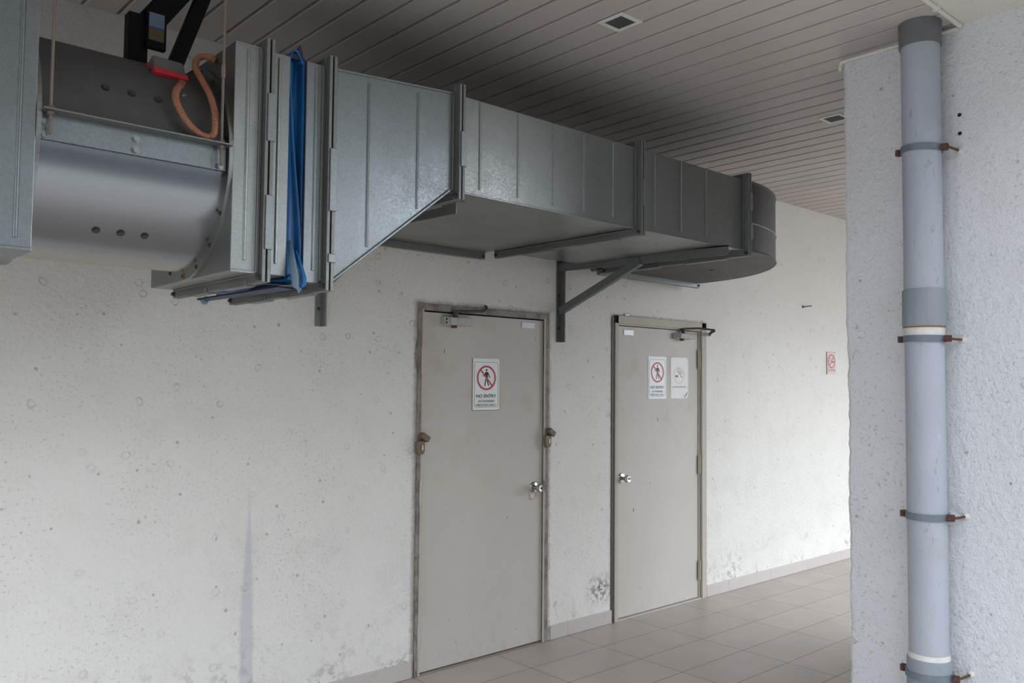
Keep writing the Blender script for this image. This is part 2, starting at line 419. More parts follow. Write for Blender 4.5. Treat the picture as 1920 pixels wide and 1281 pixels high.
def knob(parent, x, z, y):
    prof = [(0, .0), (0, .034), (.004, .0345), (.009, .030), (.012, .018), (.014, .012), (.030, .011), (.034, .016), (.042, .0245), (.055, .027), (.066, .0235), (.0715, .0225), (.0715, .017), (.066, .0), ]
    k = obj('door_knob', MB().lathe((x, y, z), (0, -1, 0), [(t, max(r, .0005)) for t, r in prof], 40), 'chrome', parent, smooth=True, angle=28)
    obj('keyhole', MB().cyl((x, y-.0665, z), (x, y-.070, z), .006, 16), 'gap', k)
    return k
def hinge(parent, x, z0, z1, y, mat):
    h = MB(); n = 5; L = (z1-z0)/n
    for i in range(n): h.cyl((x, y-.006, z0+L*i+.001), (x, y-.006, z0+L*(i+1)-.001), .0065, 12)
    h.cyl((x, y-.006, z0-.006), (x, y-.006, z0), .004, 10).cyl((x, y-.006, z1), (x, y-.006, z1+.006), .004, 10)
    h.box(x-.014, x+.014, y-.004, y+.002, z0, z1)
    return obj('hinge', h, mat, parent)
def closer(parent, x0, x1, z0, z1, y, arms):
    c = obj('door_closer', MB().box(x0+.035, x1, y-.052, y, z0, z1).box(x0, x0+.05, y-.038, y, z0-.002, z1+.002), 'closer', parent, bevel=.004)
    obj('valve_cap', MB().cyl((x0+.075, y-.028, z0-.016), (x0+.075, y-.028, z0), .017, 20), 'rust', c)
    px = x0 + (x1-x0)*.42
    obj('spindle', MB().cyl((px, y-.028, z1), (px, y-.028, z1+.030), .016, 16).cyl((px, y-.028, z1+.03), (px, y-.028, z1+.038), .024, 16), 'arm', c)
    a = MB()
    for pts in arms: a.tube([Vector(p) + Vector((0, y, 0)) for p in pts], .0075, 8)
    obj('closer_arm', a, 'arm', c)
    for sx in (.012,):
        bolt(c, (x0+sx, y-.038, z0+.012), (0,-1,0), .005, .003, 'screw', 'screw_dark'); bolt(c, (x0+sx, y-.038, z1-.012), (0,-1,0), .005, .003, 'screw', 'screw_dark')
    return c
def wear_frame(x0, x1, top, wl, wt, y0, y1, seed, amp):
    """door frame whose outer line is ragged where plaster has broken away"""
    rnd = random.Random(seed); bm = bmesh.new()
    def strip(path_o, path_i):
        A = [[bm.verts.new((px, yy, pz)) for yy in (y0, y1)] for px, pz in path_o]; B = [[bm.verts.new((px, yy, pz)) for yy in (y0, y1)] for px, pz in path_i]
        for i in range(len(A)-1):
            bm.faces.new([A[i][0], A[i+1][0], B[i+1][0], B[i][0]]); bm.faces.new([A[i][1], B[i][1], B[i+1][1], A[i+1][1]])
            bm.faces.new([A[i][0], A[i][1], A[i+1][1], A[i+1][0]]); bm.faces.new([B[i][0], B[i+1][0], B[i+1][1], B[i][1]])
        for k in (0, -1): bm.faces.new([A[k][0], A[k][1], B[k][1], B[k][0]])
    n = 70; lo = []; li = []
    for i in range(n+1):
        z = top*i/n; j = rnd.uniform(-amp, amp); lo.append((x0 + j, z)); li.append((x0+wl, min(z, top-wt)))
    strip(lo, li)
    ro = []; ri = []
    for i in range(n+1):
        z = top*i/n; ro.append((x1 + rnd.uniform(-amp, amp)*.7, z)); ri.append((x1-wl, min(z, top-wt)))
    strip(ro, ri)
    to = []; ti = []; m = 40
    for i in range(m+1):
        t = i/m; to.append((x0 + (x1-x0)*t, top + (rnd.uniform(-amp, amp)*.8 if 0 < i < m else 0))); ti.append((x0+wl + (x1-x0-2*wl)*t, top-wt))
    strip(to, ti)
    return bm

# first door
d1 = thing('door_1', (-1.29, .02, 0), 'worn grey metal door under the duct with rusty frame', kind='structure')
obj('door_slab', MB().box(-1.757, -.821, .004, .045, .010, 2.006), 'door', d1, bevel=.002)
fr = obj('door_frame', wear_frame(D1[0], D1[1], D1[2], .036, .034, -.010, .12, 5, .0035), 'frame1', d1, label='scuffed brown door frame')
obj('frame_bead', MB().box(-1.772, -1.761, -.013, -.009, 0, 2.02).box(-.825, -.814, -.013, -.009, 0, 2.02), 'frame2', fr)
obj('door_gap', MB().box(-1.762, -.817, .047, .06, 0, 2.014), 'gap', d1)
obj('broken_plaster', MB().prism([(-1.806,1.70),(-1.792,1.66),(-1.79,1.80),(-1.794,1.86),(-1.806,1.82),(-1.812,1.76)], 1, -.006, .0), 'frame1', fr)
knob(d1, -.893, .962, .004)
obj('key_tag', MB().cyl((-.905, .001, .925), (-.905, .003, .925), .0, 4).tube([(-.925,-.0,.94),(-.925,-.002,.893),(-.915,-.002,.888),(-.892,-.002,.89),(-.878,-.002,.905),(-.876,-.002,.925)], .003, 6).box(-.921,-.888,-.001,.003,.895,.93), 'sign_pink', d1)
for z0, z1 in ((1.66, 1.80), (.93, 1.06), (.14, .275)): hinge(d1, -1.768, z0, z1, -.004, 'door')
closer(d1, -1.632, -1.432, 1.938, 1.982, .004, [[(-1.545,-.03,2.018),(-1.46,-.075,2.022),(-1.40,-.11,2.024)], [(-1.40,-.115,2.028),(-1.36,-.07,2.035),(-1.31,-.018,2.042)], [(-1.31,-.02,2.04),(-1.305,-.016,2.062),(-1.318,-.016,2.066)]])
obj('label_plate', MB().box(-1.010, -.898, .0, .004, 1.950, 1.990), 'plate', d1, bevel=.002)
obj('latch_cover', MB().box(-.826, -.815, -.018, .0, .94, 1.0), 'frame1', d1)
def hasp(parent, x, z, side):
    h = MB()
    pts = [(x-.026, z-.048), (x-.018, z-.064), (x+.018, z-.064), (x+.026, z-.048), (x+.026, z+.012), (x-.026, z+.012)]
    h.prism(pts, 1, -.034, -.010)
    h.obox(Matrix.Translation((x + .022*side, -.030, z+.030)) @ Matrix.Rotation(radians(32*side), 4, 'Y'), .058, .040, .034)
    o = obj('hasp', h, 'hasp', parent, bevel=.006, segs=3)
    obj('staple_hole', MB().box(x+.002, x+.012, -.036, -.033, z-.040, z-.012), 'hasp_hole', o)
    bolt(o, (x-.012, -.034, z-.004), (0,-1,0), .004, .002, 'rivet', 'screw')
hasp(d1, -1.782, 1.275, 1); hasp(d1, -.802, 1.272, 1)

# second door
d2 = thing('door_2', (.36, .02, 0), 'cleaner grey door nearer the pillar with beige frame', kind='structure')
obj('door_slab', MB().box(-.114, .822, .010, .052, .013, 2.013), 'door', d2, bevel=.002)
def frame2():
    m = MB()
    m.box(-.172, -.150, .0, .12, 0, 2.083).box(-.148, -.116, -.014, .12, 0, 2.083)
    m.box(.826, .846, .004, .12, 0, 2.02).box(.848, .905, -.014, .12, 0, 2.083)
    m.box(-.148, .905, -.014, .12, 2.028, 2.083).box(-.116, .848, -.004, .12, 2.018, 2.028)
    return m
f2 = obj('door_frame', frame2(), 'frame2', d2, bevel=.002)
obj('shadow_gap_strip', MB().box(-.176, -.150, -.006, .004, 0, 2.075), 'arm', f2)  # dark strip colours in the shadow gap left of the frame
obj('mitre_joint', MB().bar((.848,-.0145,2.030), (.904,-.0145,2.082), .0015, .003, (1,0,-1)).bar((-.117,-.0145,2.030), (-.147,-.0145,2.082), .0015, .003, (1,0,1)), 'gap', f2)
obj('door_gap', MB().box(-.116, .828, .054, .066, 0, 2.018), 'gap', d2)
obj('threshold', MB().box(-.116, .85, -.010, .05, 0, .008), 'skirt', d2)
knob(d2, -.058, .962, .010)
for z0, z1 in ((1.735, 1.873), (.938, 1.075), (.147, .282)): hinge(d2, .829, z0, z1, .0, 'frame2')
closer(d2, .515, .735, 1.952, 1.990, .010, [[(.61,-.03,2.026),(.70,-.10,2.032),(.80,-.17,2.020)], [(.80,-.17,2.012),(.86,-.10,2.004),(.945,-.024,1.992)], [(.80,-.165,2.022),(.87,-.09,2.010),(.952,-.018,2.004)], [(.952,-.02,1.99),(.957,-.02,2.012)]])
obj('label_plate', MB().box(-.040, .068, .006, .010, 1.951, 1.990), 'plate', d2, bevel=.002)
obj('paint_drip', MB().obox(Matrix.Translation((-.02, -.004, 2.092)), .05, .01, .016), 'plate', f2, bevel=.004)

# ------------------------------------------------------------------ signs
def text(name, s, x, z, cap, width, y, mat, parent, bold=.03, rot=None):
    cu = bpy.data.curves.new(name, 'FONT'); cu.body = s; cu.size = 1; cu.align_x = 'CENTER'; cu.offset = bold; cu.resolution_u = 3
    o = bpy.data.objects.new(name, cu); C.objects.link(o); bpy.context.view_layer.update()
    me = bpy.data.meshes.new_from_object(o.evaluated_get(bpy.context.evaluated_depsgraph_get())); bpy.data.objects.remove(o)
    xs = [v.co.x for v in me.vertices]; ys = [v.co.y for v in me.vertices]
    sx = width/(max(xs)-min(xs)); sy = cap/(max(ys)-min(ys)); mx = (max(xs)+min(xs))/2; my = min(ys)
    org = ORG[parent]
    for v in me.vertices: v.co = Vector((x + (v.co.x-mx)*sx, y, z + (v.co.y-my)*sy)) - org
    me.materials.clear(); me.materials.append(M[mat])
    t = bpy.data.objects.new(name, me); C.objects.link(t); t.parent = parent; ORG[t] = org
    return t
def annulus(m, x, z, r0, r1, y0, y1, n=48, kx=1.0):
    for i in range(n):
        a, b = 2*pi*i/n, 2*pi*(i+1)/n
        q = [(x+kx*r0*cos(a), z+r0*sin(a)), (x+kx*r1*cos(a), z+r1*sin(a)), (x+kx*r1*cos(b), z+r1*sin(b)), (x+kx*r0*cos(b), z+r0*sin(b))]
        m.hull8([(u, y0, v) for u, v in q] + [(u, y1, v) for u, v in q])
    return m
def disc(m, x, z, r, y0, y1, n=20):
    return m.prism([(x+r*cos(2*pi*i/n), z+r*sin(2*pi*i/n)) for i in range(n)], 1, y0, y1)
def limb(m, pts, w, y0, y1):
    for (a, b), (c_, d) in zip(pts[:-1], pts[1:]):
        L = math.hypot(c_-a, d-b); nx, nz = -(d-b)/L*w/2, (c_-a)/L*w/2
        m.prism([(a+nx, b+nz), (c_+nx, d+nz), (c_-nx, d-nz), (a-nx, b-nz)], 1, y0, y1)
    for a, b in pts: disc(m, a, b, w/2, y0, y1, 12)
    return m
def border(m, x, z, w, h, r, t, y0, y1):
    o = []; i_ = []
    for cx, cz, a0 in ((x+w/2-r, z+h/2-r, 0), (x-w/2+r, z+h/2-r, 90), (x-w/2+r, z-h/2+r, 180), (x+w/2-r, z-h/2+r, 270)):
        for k in range(7):
            a = radians(a0 + 15*k); o.append((cx + r*cos(a), cz + r*sin(a))); i_.append((cx + (r-t)*cos(a), cz + (r-t)*sin(a)))
    n = len(o)
    for k in range(n):
        q = [o[k], o[(k+1) % n], i_[(k+1) % n], i_[k]]
        m.hull8([(u, y0, v) for u, v in q] + [(u, y1, v) for u, v in q])
    return m
def no_entry(x, z, y, label, edge):
    """sticker centred on (x,z); y is the face it sticks to"""
    s = thing('no_entry_sign', (x, y, z-.15), label, 'sign', 'no entry stickers on the doors')
    a = y-.0005
    if edge: obj('backing', MB().box(x-.109, x+.107, a-.001, a, z-.157, z+.152), 'sign_edge', s)
    obj('sheet', MB().box(x-.103, x+.103, a-.002, a-.0008, z-.152, z+.152), 'paper', s)
    f0, f1 = a-.0026, a-.0019
    obj('border_line', border(MB(), x, z-.002, .186, .268, .018, .0022, f0, f1), 'sign_grey', s)
    p = MB(); X = lambda u: x + u; Z = lambda v: z + .038 + v
    disc(p, X(.0005), Z(.046), .0068, f0, f1)
    p.prism([(X(-.010), Z(.034)), (X(.008), Z(.036)), (X(.012), Z(.028)), (X(.011), Z(.0)), (X(-.006), Z(.0)), (X(-.009), Z(.012))], 1, f0, f1)
    limb(p, [(X(.009), Z(.031)), (X(.019), Z(.018)), (X(.024), Z(.003))], .0066, f0, f1)
    limb(p, [(X(-.008), Z(.031)), (X(-.012), Z(.018))], .006, f0, f1)
    disc(p, X(-.0225), Z(.012), .0036, f0, f1, 10)
    limb(p, [(X(-.001), Z(-.003)), (X(-.008), Z(-.022)), (X(-.011), Z(-.046))], .0075, f0, f1)
    limb(p, [(X(.005), Z(-.003)), (X(.008), Z(-.022)), (X(.017), Z(-.044))], .0075, f0, f1)
    obj('walking_figure', p, 'sign_black', s)
    g0, g1 = a-.0033, a-.0019
    rr = annulus(MB(), x, z+.038, .0625, .0735, g0, g1)
    rr.bar((x-.047, (g0+g1)/2, z+.038+.049), (x+.047, (g0+g1)/2, z+.038-.049), abs(g1-g0), .0095, (1,0,1))
    obj('red_circle', rr, 'sign_red', s)
    text('lettering', 'NO ENTRY', x, z-.080, .020, .156, f0, 'sign_black', s, .024)
    text('lettering', 'AUTHORISED', x, z-.107, .0135, .128, f0, 'sign_black', s, .018)
    text('lettering', 'PERSONS ONLY', x, z-.130, .0135, .154, f0, 'sign_black', s, .018)
    return s
s1 = no_entry(-1.290, 1.601, .004, 'white no entry sticker on the worn door under the duct', True)
s2 = no_entry(.334, 1.659, .010, 'white no entry sticker on the cleaner door, beside a faded sticker', False)
# faded smoking sticker
s = thing('smoking_sign', (.596, .010, 1.51), 'faded white smoking sticker with yellow ring and curled corner', 'sign')
x, z, a = .596, 1.660, .0095
obj('sheet', MB().prism([(x-.105, z-.152), (x+.085, z-.152), (x+.105, z-.12), (x+.105, z+.135), (x+.085, z+.152), (x-.098, z+.150), (x-.107, z+.138)], 1, a-.0016, a-.0004), 'paper_worn', s)
obj('curled_corner', MB().hull8([(x+.070, a-.002, z-.150), (x+.106, a-.002, z-.115), (x+.100, a-.008, z-.105), (x+.060, a-.008, z-.142), (x+.070, a-.001, z-.151), (x+.107, a-.001, z-.116), (x+.101, a-.009, z-.104), (x+.061, a-.009, z-.141)]), 'paper', s)
obj('yellow_ring', annulus(MB(), x-.006, z+.020, .055, .063, a-.0024, a-.0015), 'sign_yellow', s)
cg = MB().box(x-.052, x-.018, a-.0026, a-.0015, z+.006, z+.018)
obj('ash', MB().box(x+.016, x+.028, a-.0026, a-.0015, z+.004, z+.012), 'sign_blue', s)
obj('cigarette', cg, 'sign_blue', s)
sm = MB()
for cx, cz, r in ((x-.008, z+.055, .017), (x+.008, z+.038, .015), (x+.022, z+.028, .012)):
    for i in range(14):
        t0, t1 = radians(20+18*i), radians(20+18*(i+1))
        sm.bar((cx+r*cos(t0), a-.002, cz+r*sin(t0)), (cx+r*cos(t1), a-.002, cz+r*sin(t1)), .001, .003, (cos(t0), 0, sin(t0)))
obj('smoke_curl', sm, 'sign_blue', s)
text('lettering', 'DILARANG MEROKOK', x-.004, z-.074, .012, .160, a-.0024, 'sign_grey', s, .0)
# small no smoking board further along the wall
s = thing('no_smoking_sign', (2.871, 0, 1.72), 'small pink no smoking sign on the cream wall beside the pillar', 'sign')
x, z = 2.871, 1.820
obj('board', MB().box(x-.080, x+.080, -.005, 0, z-.100, z+.100), 'sign_pink', s)
obj('board_edge', MB().box(x-.086, x-.079, -.006, 0, z-.103, z+.103).box(x-.08, x+.082, -.004, 0, z+.100, z+.104), 'sign_edge', s)
obj('white_disc', disc(MB(), x, z+.018, .058, -.0056, -.0048, 32), 'sign_pink', s)
r = annulus(MB(), x, z+.018, .054, .066, -.0066, -.005)
r.bar((x-.040, -.0058, z+.018-.042), (x+.040, -.0058, z+.018+.042), .0014, .011, (-1,0,1))
obj('red_circle', r, 'sign_red', s)
obj('cigarette', MB().box(x+.004, x+.044, -.0062, -.005, z+.006, z+.018), 'sign_black', s)
sm = MB()
for cx, cz, r_ in ((x-.022, z+.038, .013), (x-.032, z+.022, .010)):
    for i in range(12):
        t0, t1 = radians(20*i), radians(20*(i+1))
        sm.bar((cx+r_*cos(t0), -.0058, cz+r_*sin(t0)), (cx+r_*cos(t1), -.0058, cz+r_*sin(t1)), .001, .004, (cos(t0), 0, sin(t0)))
obj('smoke_curl', sm, 'sign_grey', s)
text('lettering', 'No Smoking', x, z-.074, .018, .125, -.0056, 'sign_black', s, .01)
# a small wall hook high on the right
tag(obj('wall_hook', MB().tube([(2.37, 0, 2.31), (2.37, -.02, 2.31), (2.40, -.03, 2.315), (2.47, -.03, 2.325)], .005, 8).cyl((2.37, -.004, 2.31), (2.37, 0, 2.31), .012, 12), 'screw_dark', loc=(2.37, 0, 2.31)),
    'tiny grey hook screwed into the wall above the pink sign', 'hook')

# ------------------------------------------------------------------ duct work
YF = -1.23
def flange_x(parent, X, y0, y1, z0, z1, cleats, h=.034, name='flange', w=.030):
    """pair of angle rings round a duct running along x, with clips over the joint"""
    m = MB()
    for a, b in ((X-w/2, X-w*.10), (X+w*.10, X+w/2)):
        m.box(a, b, y0-h, y0, z0-h, z1+h).box(a, b, y1, y1+h, z0-h, z1+h)
        m.box(a, b, y0, y1, z0-h, z0).box(a, b, y0, y1, z1, z1+h)
    for s_ in (-1, 1):      # rolled feet lying on the duct
        a, b = (X-w/2-.012, X-w/2) if s_ < 0 else (X+w/2, X+w/2+.012)
        m.box(a, b, y0-.005, y0, z0, z1).box(a, b, y0, y1, z0-.005, z0).box(a, b, y0, y1, z1, z1+.005)
    f = obj(name, m, 'galv_dark', parent, bevel=.0015, segs=1)
    for z_0, z_1 in cleats:
        m = MB(); m.box(X-w*.30, X+w*.62, y0-h-.006, y0-h+.016, z_0, z_1)
        obj('cleat', m, 'cleat', f, bevel=.0015, segs=1)
    for u0, u1 in ((.12, .40), (.58, .80)):
        ya, yb = y0 + (y1-y0)*u0, y0 + (y1-y0)*u1
        obj('bottom_cleat', MB().box(X-w*.62, X+w*.62, ya, yb, z0-h-.005, z0-h+.018), 'galv_dark', f, bevel=.0015, segs=1)
    for yy in (y0-h*.45, y1+h*.45):
        bolt(f, (X-w/2, yy, z0-h*.5), (-1, 0, 0), .007, .012, 'corner_bolt', 'screw_dark'); 
    return f
def ribs(m, xs, z0, z1, slope=None):
    for x in xs:
        a = z0 if slope is None else slope(x)
        m.prism([(x-.007, YF), (x-.003, YF-.0045), (x+.003, YF-.0045), (x+.007, YF)], 2, a+.02, z1 if not callable(z1) else z1(x)-.02)
def lips(m, xa, za, xb, zb, out=.007, t=.012):
    """folded seam along an edge of the front face"""
    m.hull8([(xa, YF-out, za-t/2), (xb, YF-out, zb-t/2), (xb, YF+.004, zb-t/2), (xa, YF+.004, za-t/2), (xa, YF-out, za+t/2), (xb, YF-out, zb+t/2), (xb, YF+.004, zb+t/2), (xa, YF+.004, za+t/2)])

# --- the fan unit: plenum, casing, outlet box
fan = thing('duct_fan', (-3.7, -.86, 1.96), 'galvanised inline fan with polished round casing between two boxes, top left', 'fan')
m = MB().box(-5.4, -3.979, YF, -.50, 1.960, 2.72)
ribs(m, [-4.020, -4.30, -4.6], 1.975, 2.71); lips(m, -5.4, 1.962, -3.979, 1.966, .004, .010)
obj('inlet_box', m, 'galv', fan, bevel=.002)
CY, CZ, R = -.86, 2.335, .345
casing = obj('fan_casing', MB().lathe((-3.985, CY, CZ), (1,0,0), [(0, R), (.02, R), (.568, R), (.575, R)], 128), 'fan', fan, smooth=True, label='round casing, shiny below and dusty grey above')
def make_ring(xa, xb):
    ring = MB(); n = 96
    for i in range(n):
        a, b = 2*pi*i/n, 2*pi*(i+1)/n
        q = [(CY+r*cos(t), CZ+r*sin(t)) for r, t in ((R-.002, a), (.374, a), (.374, b), (R-.002, b))]
        ring.hull8([(xa, u, v) for u, v in q] + [(xb, u, v) for u, v in q])
    return obj('mounting_ring', ring, 'galv_warm', fan)
make_ring(-3.979, -3.966); rg = make_ring(-3.424, -3.411)
for k in range(18):
    a = radians(10 + 20*k); bolt(rg, (-3.424, CY+.360*cos(a), CZ+.360*sin(a)), (-1,0,0), .006, .004, 'rivet', 'screw_dark', 12)
obj('weld_mark', MB().obox(Matrix.Translation((-3.4255, CY-.01, CZ-.360)), .002, .005, .024), 'rustband', rg)
def on_cyl(x, ang): return Vector((x, CY - R*cos(ang), CZ + R*sin(ang))), Vector((0, -cos(ang), sin(ang)))
for x, ang in ((-3.773, -51), (-3.701, -51), (-3.628, -51), (-3.785, 25.5), (-3.71, 25.5), (-3.632, 25.5)):
    p, d = on_cyl(x, radians(ang)); bolt(casing, p, d, .009, .006, 'bolt', 'screw_dark', 14)
rl = obj('support_rail', MB().box(-3.967, -3.426, CY-R-.010, CY-R-.004, 2.285, 2.366), 'galv', fan, bevel=.001)
obj('rail_ledge', MB().box(-3.967, -3.420, CY-R-.052, CY-R-.004, 2.362, 2.367), 'galv_dark', rl, bevel=.001)
yl = CY-R-.010
for x, z in ((-3.955, 2.332), (-3.955, 2.296), (-3.708, 2.354-.02), (-3.708, 2.300), (-3.448, 2.296)):
    bolt(rl, (x, yl, z), (0,-1,0), .009, .008)
m = MB().box(-3.411, -3.216, YF, -.50, 1.962, 2.716)
ribs(m, [-3.365, -3.255], 1.98, 2.70); lips(m, -3.411, 1.964, -3.325, 1.964, .003, .010); lips(m, -3.411, 2.714, -3.325, 2.714, .003, .008)
obj('outlet_box', m, 'galv_warm', fan, bevel=.002)
flange_x(fan, -3.300, YF, -.50, 1.962, 2.716, [(2.04, 2.22), (2.40, 2.56)], h=.030)

# --- threaded hanger rods
for x, lab in ((-3.945, 'thin rusty threaded rod beside the left box'), (-3.452, 'thin threaded rod hanging beside the brown conduit loop')):
    r_ = thing('hanger_rod', (x, yl-.022, 2.3), lab, 'rod', 'rods holding the fan rail')
    obj('rod', MB().cyl((x, yl-.022, 2.295), (x, yl-.022, H), .0045, 10), 'rod', r_)
    obj('nut', MB().cyl((x, yl-.022, 2.350), (x, yl-.022, 2.360), .010, 6), 'rod', r_)
    obj('nut', MB().cyl((x, yl-.022, 2.367), (x, yl-.022, 2.377), .010, 6), 'rod', r_)
    if x > -3.6: obj('joint_sleeve', MB().cyl((x, yl-.022, 2.58), (x, yl-.022, 2.622), .007, 10), 'rod', r_)

# --- blue flexible connector
def tarp():
    bm = bmesh.new(); nz, nx = 70, 26; G = []
    x0, x1 = -3.215, -3.1545
    sm = lambda e0, e1, v: (lambda t: t*t*(3-2*t))(max(0, min(1, (v-e0)/(e1-e0))))
    for i in range(nz+1):
        t = i/nz; z = 1.955 + (2.728-1.955)*t; row = []
        ur = .88 - .78*sm(.1, 1.0, t)          # a crease runs slanting down across the sleeve
        for j in range(nx+1):
            u = j/nx; x = x0 + (x1-x0)*u
            y = YF + .012 + .040*sin(pi*u)**.6*.5
            y += .030*sm(ur, ur+.28, u) * (1-sm(.93, 1.0, u))
            y -= .016*math.exp(-((u-ur)/.10)**2)
            y += .010*sm(.75, 1.0, t)*sin(9*u)
            row.append(bm.verts.new((x, y, z)))
        G.append(row)
    for i in range(nz):
        for j in range(nx): bm.faces.new([G[i][j], G[i][j+1], G[i+1][j+1], G[i+1][j]])
    # underside and back and top, sagging sheets
    ny = 30; B = []
    for k in range(ny+1):
        y = YF + .012 + (.72)*k/ny
        B.append([bm.verts.new((x0 + (x1-x0)*j/nx, y, 1.955 + .012*sin(pi*j/nx) - .008*sin(14*y + 5*j/nx))) for j in range(nx+1)])
    for k in range(ny):
        for j in range(nx): bm.faces.new([B[k][j], B[k][j+1], B[k+1][j+1], B[k+1][j]])
    T = []
    for k in range(ny+1):
        y = YF + .012 + (.72)*k/ny
        T.append([bm.verts.new((x0 + (x1-x0)*j/nx, y, 2.72 + .02*sin(pi*j/nx) + .012*sin(11*y + 6*j/nx))) for j in range(nx+1)])
    for k in range(ny):
        for j in range(nx): bm.faces.new([T[k][j], T[k][j+1], T[k+1][j+1], T[k+1][j]])
    return bm
fc = thing('flexible_connector', (-3.185, -.86, 1.955), 'blue tarpaulin sleeve joining the fan box to the duct', 'duct connector')
o = obj('sleeve', tarp(), 'tarp', fc, smooth=True, angle=180)
sf = o.modifiers.new('thick', 'SOLIDIFY'); sf.thickness = .002
# standing peak at the top
obj('top_fold', MB().prism([(-3.205, 2.735), (-3.185, 2.742), (-3.170, 2.775), (-3.160, 2.750), (-3.155, 2.72), (-3.205, 2.72)], 1, YF+.02, YF+.035), 'tarp_dark', fc, bevel=.002)
# hanging flap in front, grey outside and blue edge
def flap():
    bm = bmesh.new(); nz, nx = 24, 10; G = []
    for i in range(nz+1):
        t = i/nz; z = 2.085 - .165*t
        for_w = .008 + .060*min(1, t*1.7); xc = -3.203 + .016*t
        row = []
        for j in range(nx+1):
            u = j/nx - .5; x = xc + for_w*u*.62
            zz = z - (.018*(1-abs(2*u-.2)) if t > .9 else 0)
            y = YF + .004 - .036*min(1, t*1.3) - .014*cos(5.0*u + 1.0*t)
            row.append(bm.verts.new((x, y, zz)))
        G.append(row)
    for i in range(nz):
        for j in range(nx): bm.faces.new([G[i][j], G[i][j+1], G[i+1][j+1], G[i+1][j]])
    return bm
o = obj('hanging_flap', flap(), 'tarp_grey', fc, smooth=True, angle=180); sf = o.modifiers.new('thick', 'SOLIDIFY'); sf.thickness = .003
o = obj('flap_edge', MB().tube([(-3.182, YF-.004, 2.05), (-3.172, YF-.022, 2.0), (-3.166, YF-.034, 1.955), (-3.170, YF-.038, 1.935), (-3.180, YF-.038, 1.925)], lambda i: (.003, .006, .009, .010, .006)[i], 10), 'tarp', fc, smooth=True)
o = obj('trailing_strip', MB().hull8([(-3.25, -.55, 1.925), (-3.20, -.50, 1.925), (-3.14, -1.14, 1.93), (-3.21, -1.16, 1.93), (-3.25, -.55, 1.931), (-3.20, -.50, 1.931), (-3.14, -1.14, 1.936), (-3.21, -1.16, 1.936)]), 'tarp_dark', fc)
obj('strip_end', MB().tube([(-3.225, -.58, 1.928), (-3.22, -.55, 1.922), (-3.21, -.52, 1.925)], lambda i: (.012, .014, .009)[i], 10), 'tarp_grey', fc, smooth=True)

# --- the duct proper
duct = thing('air_duct', (-1.9, -.7, 2.362), 'long rectangular galvanised duct with flanged joints and curved end', 'duct')
m = MB().box(-3.154, -3.070, YF, -.50, 1.948, 2.718); ribs(m, [-3.117], 1.97, 2.70)
obj('collar_section', m, 'galv', duct, bevel=.002)
# tapered section: floor climbs and the back reaches towards the wall
xa, xb = -3.070, -2.497
zt = lambda x: 2.715 + (2.757-2.715)*(x-xa)/(xb-xa)
zb = lambda x: 1.960 + max(0, (x+3.045))/( -2.53+3.045)*(2.364-1.960) if x < -2.53 else 2.364
m = MB()
X = [xa, -3.045, -2.53, xb]
m.prism([(x, zb(x)) for x in X] + [(xb, zt(xb)), (xa, zt(xa))], 1, YF, -.50)
m.hull8([(xa, -.50, 1.962), (-2.53, -.50, 2.364), (-2.53, -.21, 2.364), (xa, -.49, 1.962), (xa, -.50, 2.71), (-2.53, -.50, 2.755), (-2.53, -.21, 2.755), (xa, -.49, 2.71)])
m.box(-2.53, xb, -.50, -.21, 2.364, 2.755)
ribs(m, [-2.903, -2.684], 0, lambda x: zt(x)-.005, slope=lambda x: zb(x)+.005)
lips(m, -3.045, 1.960, -2.53, 2.364, .010, .010); lips(m, xa, 2.714, xb, 2.756, .007, .008)
obj('tapered_section', m, 'galv', duct, bevel=.0015, segs=1)
m = MB().box(-2.488, -1.376, YF, -.21, 2.362, 2.757); ribs(m, [-2.375, -2.166, -1.957, -1.759, -1.558], 2.37, 2.75)
lips(m, -2.48, 2.364, -1.38, 2.360, .008, .008)
obj('duct_section', m, 'galv_warm', duct, bevel=.002, label='paler straight section in the middle')
m = MB().box(-1.376, -.45, YF, -.21, 2.358, 2.757); ribs(m, [-1.248, -1.032, -.815], 2.37, 2.75)
lips(m, -1.37, 2.360, -.46, 2.360, .008, .008)
obj('duct_section', m, 'galv_warm', duct, bevel=.002, label='straight section before the curved end')
# curved end turning into the wall
EX, EY = -.43, -.14
m = MB(); n = 40; Ro = 1.095
pts = [(EX, EY+.0)] + [(EX + Ro*sin(t)*.975, EY - Ro*cos(t)) for t in [pi/2*i/n for i in range(n+1)]]
pts += [(EX + Ro*.975, EY+.05), (EX, EY+.05)]
m.prism([(a, b) for a, b in pts[1:]], 2, 2.360, 2.757)
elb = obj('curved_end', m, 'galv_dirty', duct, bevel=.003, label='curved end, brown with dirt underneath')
m = MB(); tp = [pi/2*i/n for i in range(n+1)]
m.tube([(EX + (Ro+.001)*sin(t)*.975, EY - (Ro+.001)*cos(t), 2.520) for t in tp], .0045, 6)
obj('seam', m, 'galv_dark', elb)
m = MB().tube([(EX + (Ro-.001)*sin(t)*.975, EY - (Ro-.001)*cos(t), 2.754) for t in tp], .006, 6).tube([(EX + (Ro-.001)*sin(t)*.975, EY - (Ro-.001)*cos(t), 2.364) for t in tp], .006, 6)
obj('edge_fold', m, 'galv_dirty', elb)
obj('drain_hole', MB().cyl((.1, -.62, 2.3575), (.1, -.62, 2.3605), .013, 14), 'gap', elb)
flange_x(duct, -3.068, YF, -.50, 1.955, 2.715, [(2.20, 2.42), (2.02, 2.05)])
flange_x(duct, -2.492, YF, -.21, 2.363, 2.757, [(2.46, 2.60)])
flange_x(duct, -1.376, YF, -.21, 2.360, 2.757, [(2.47, 2.60)])
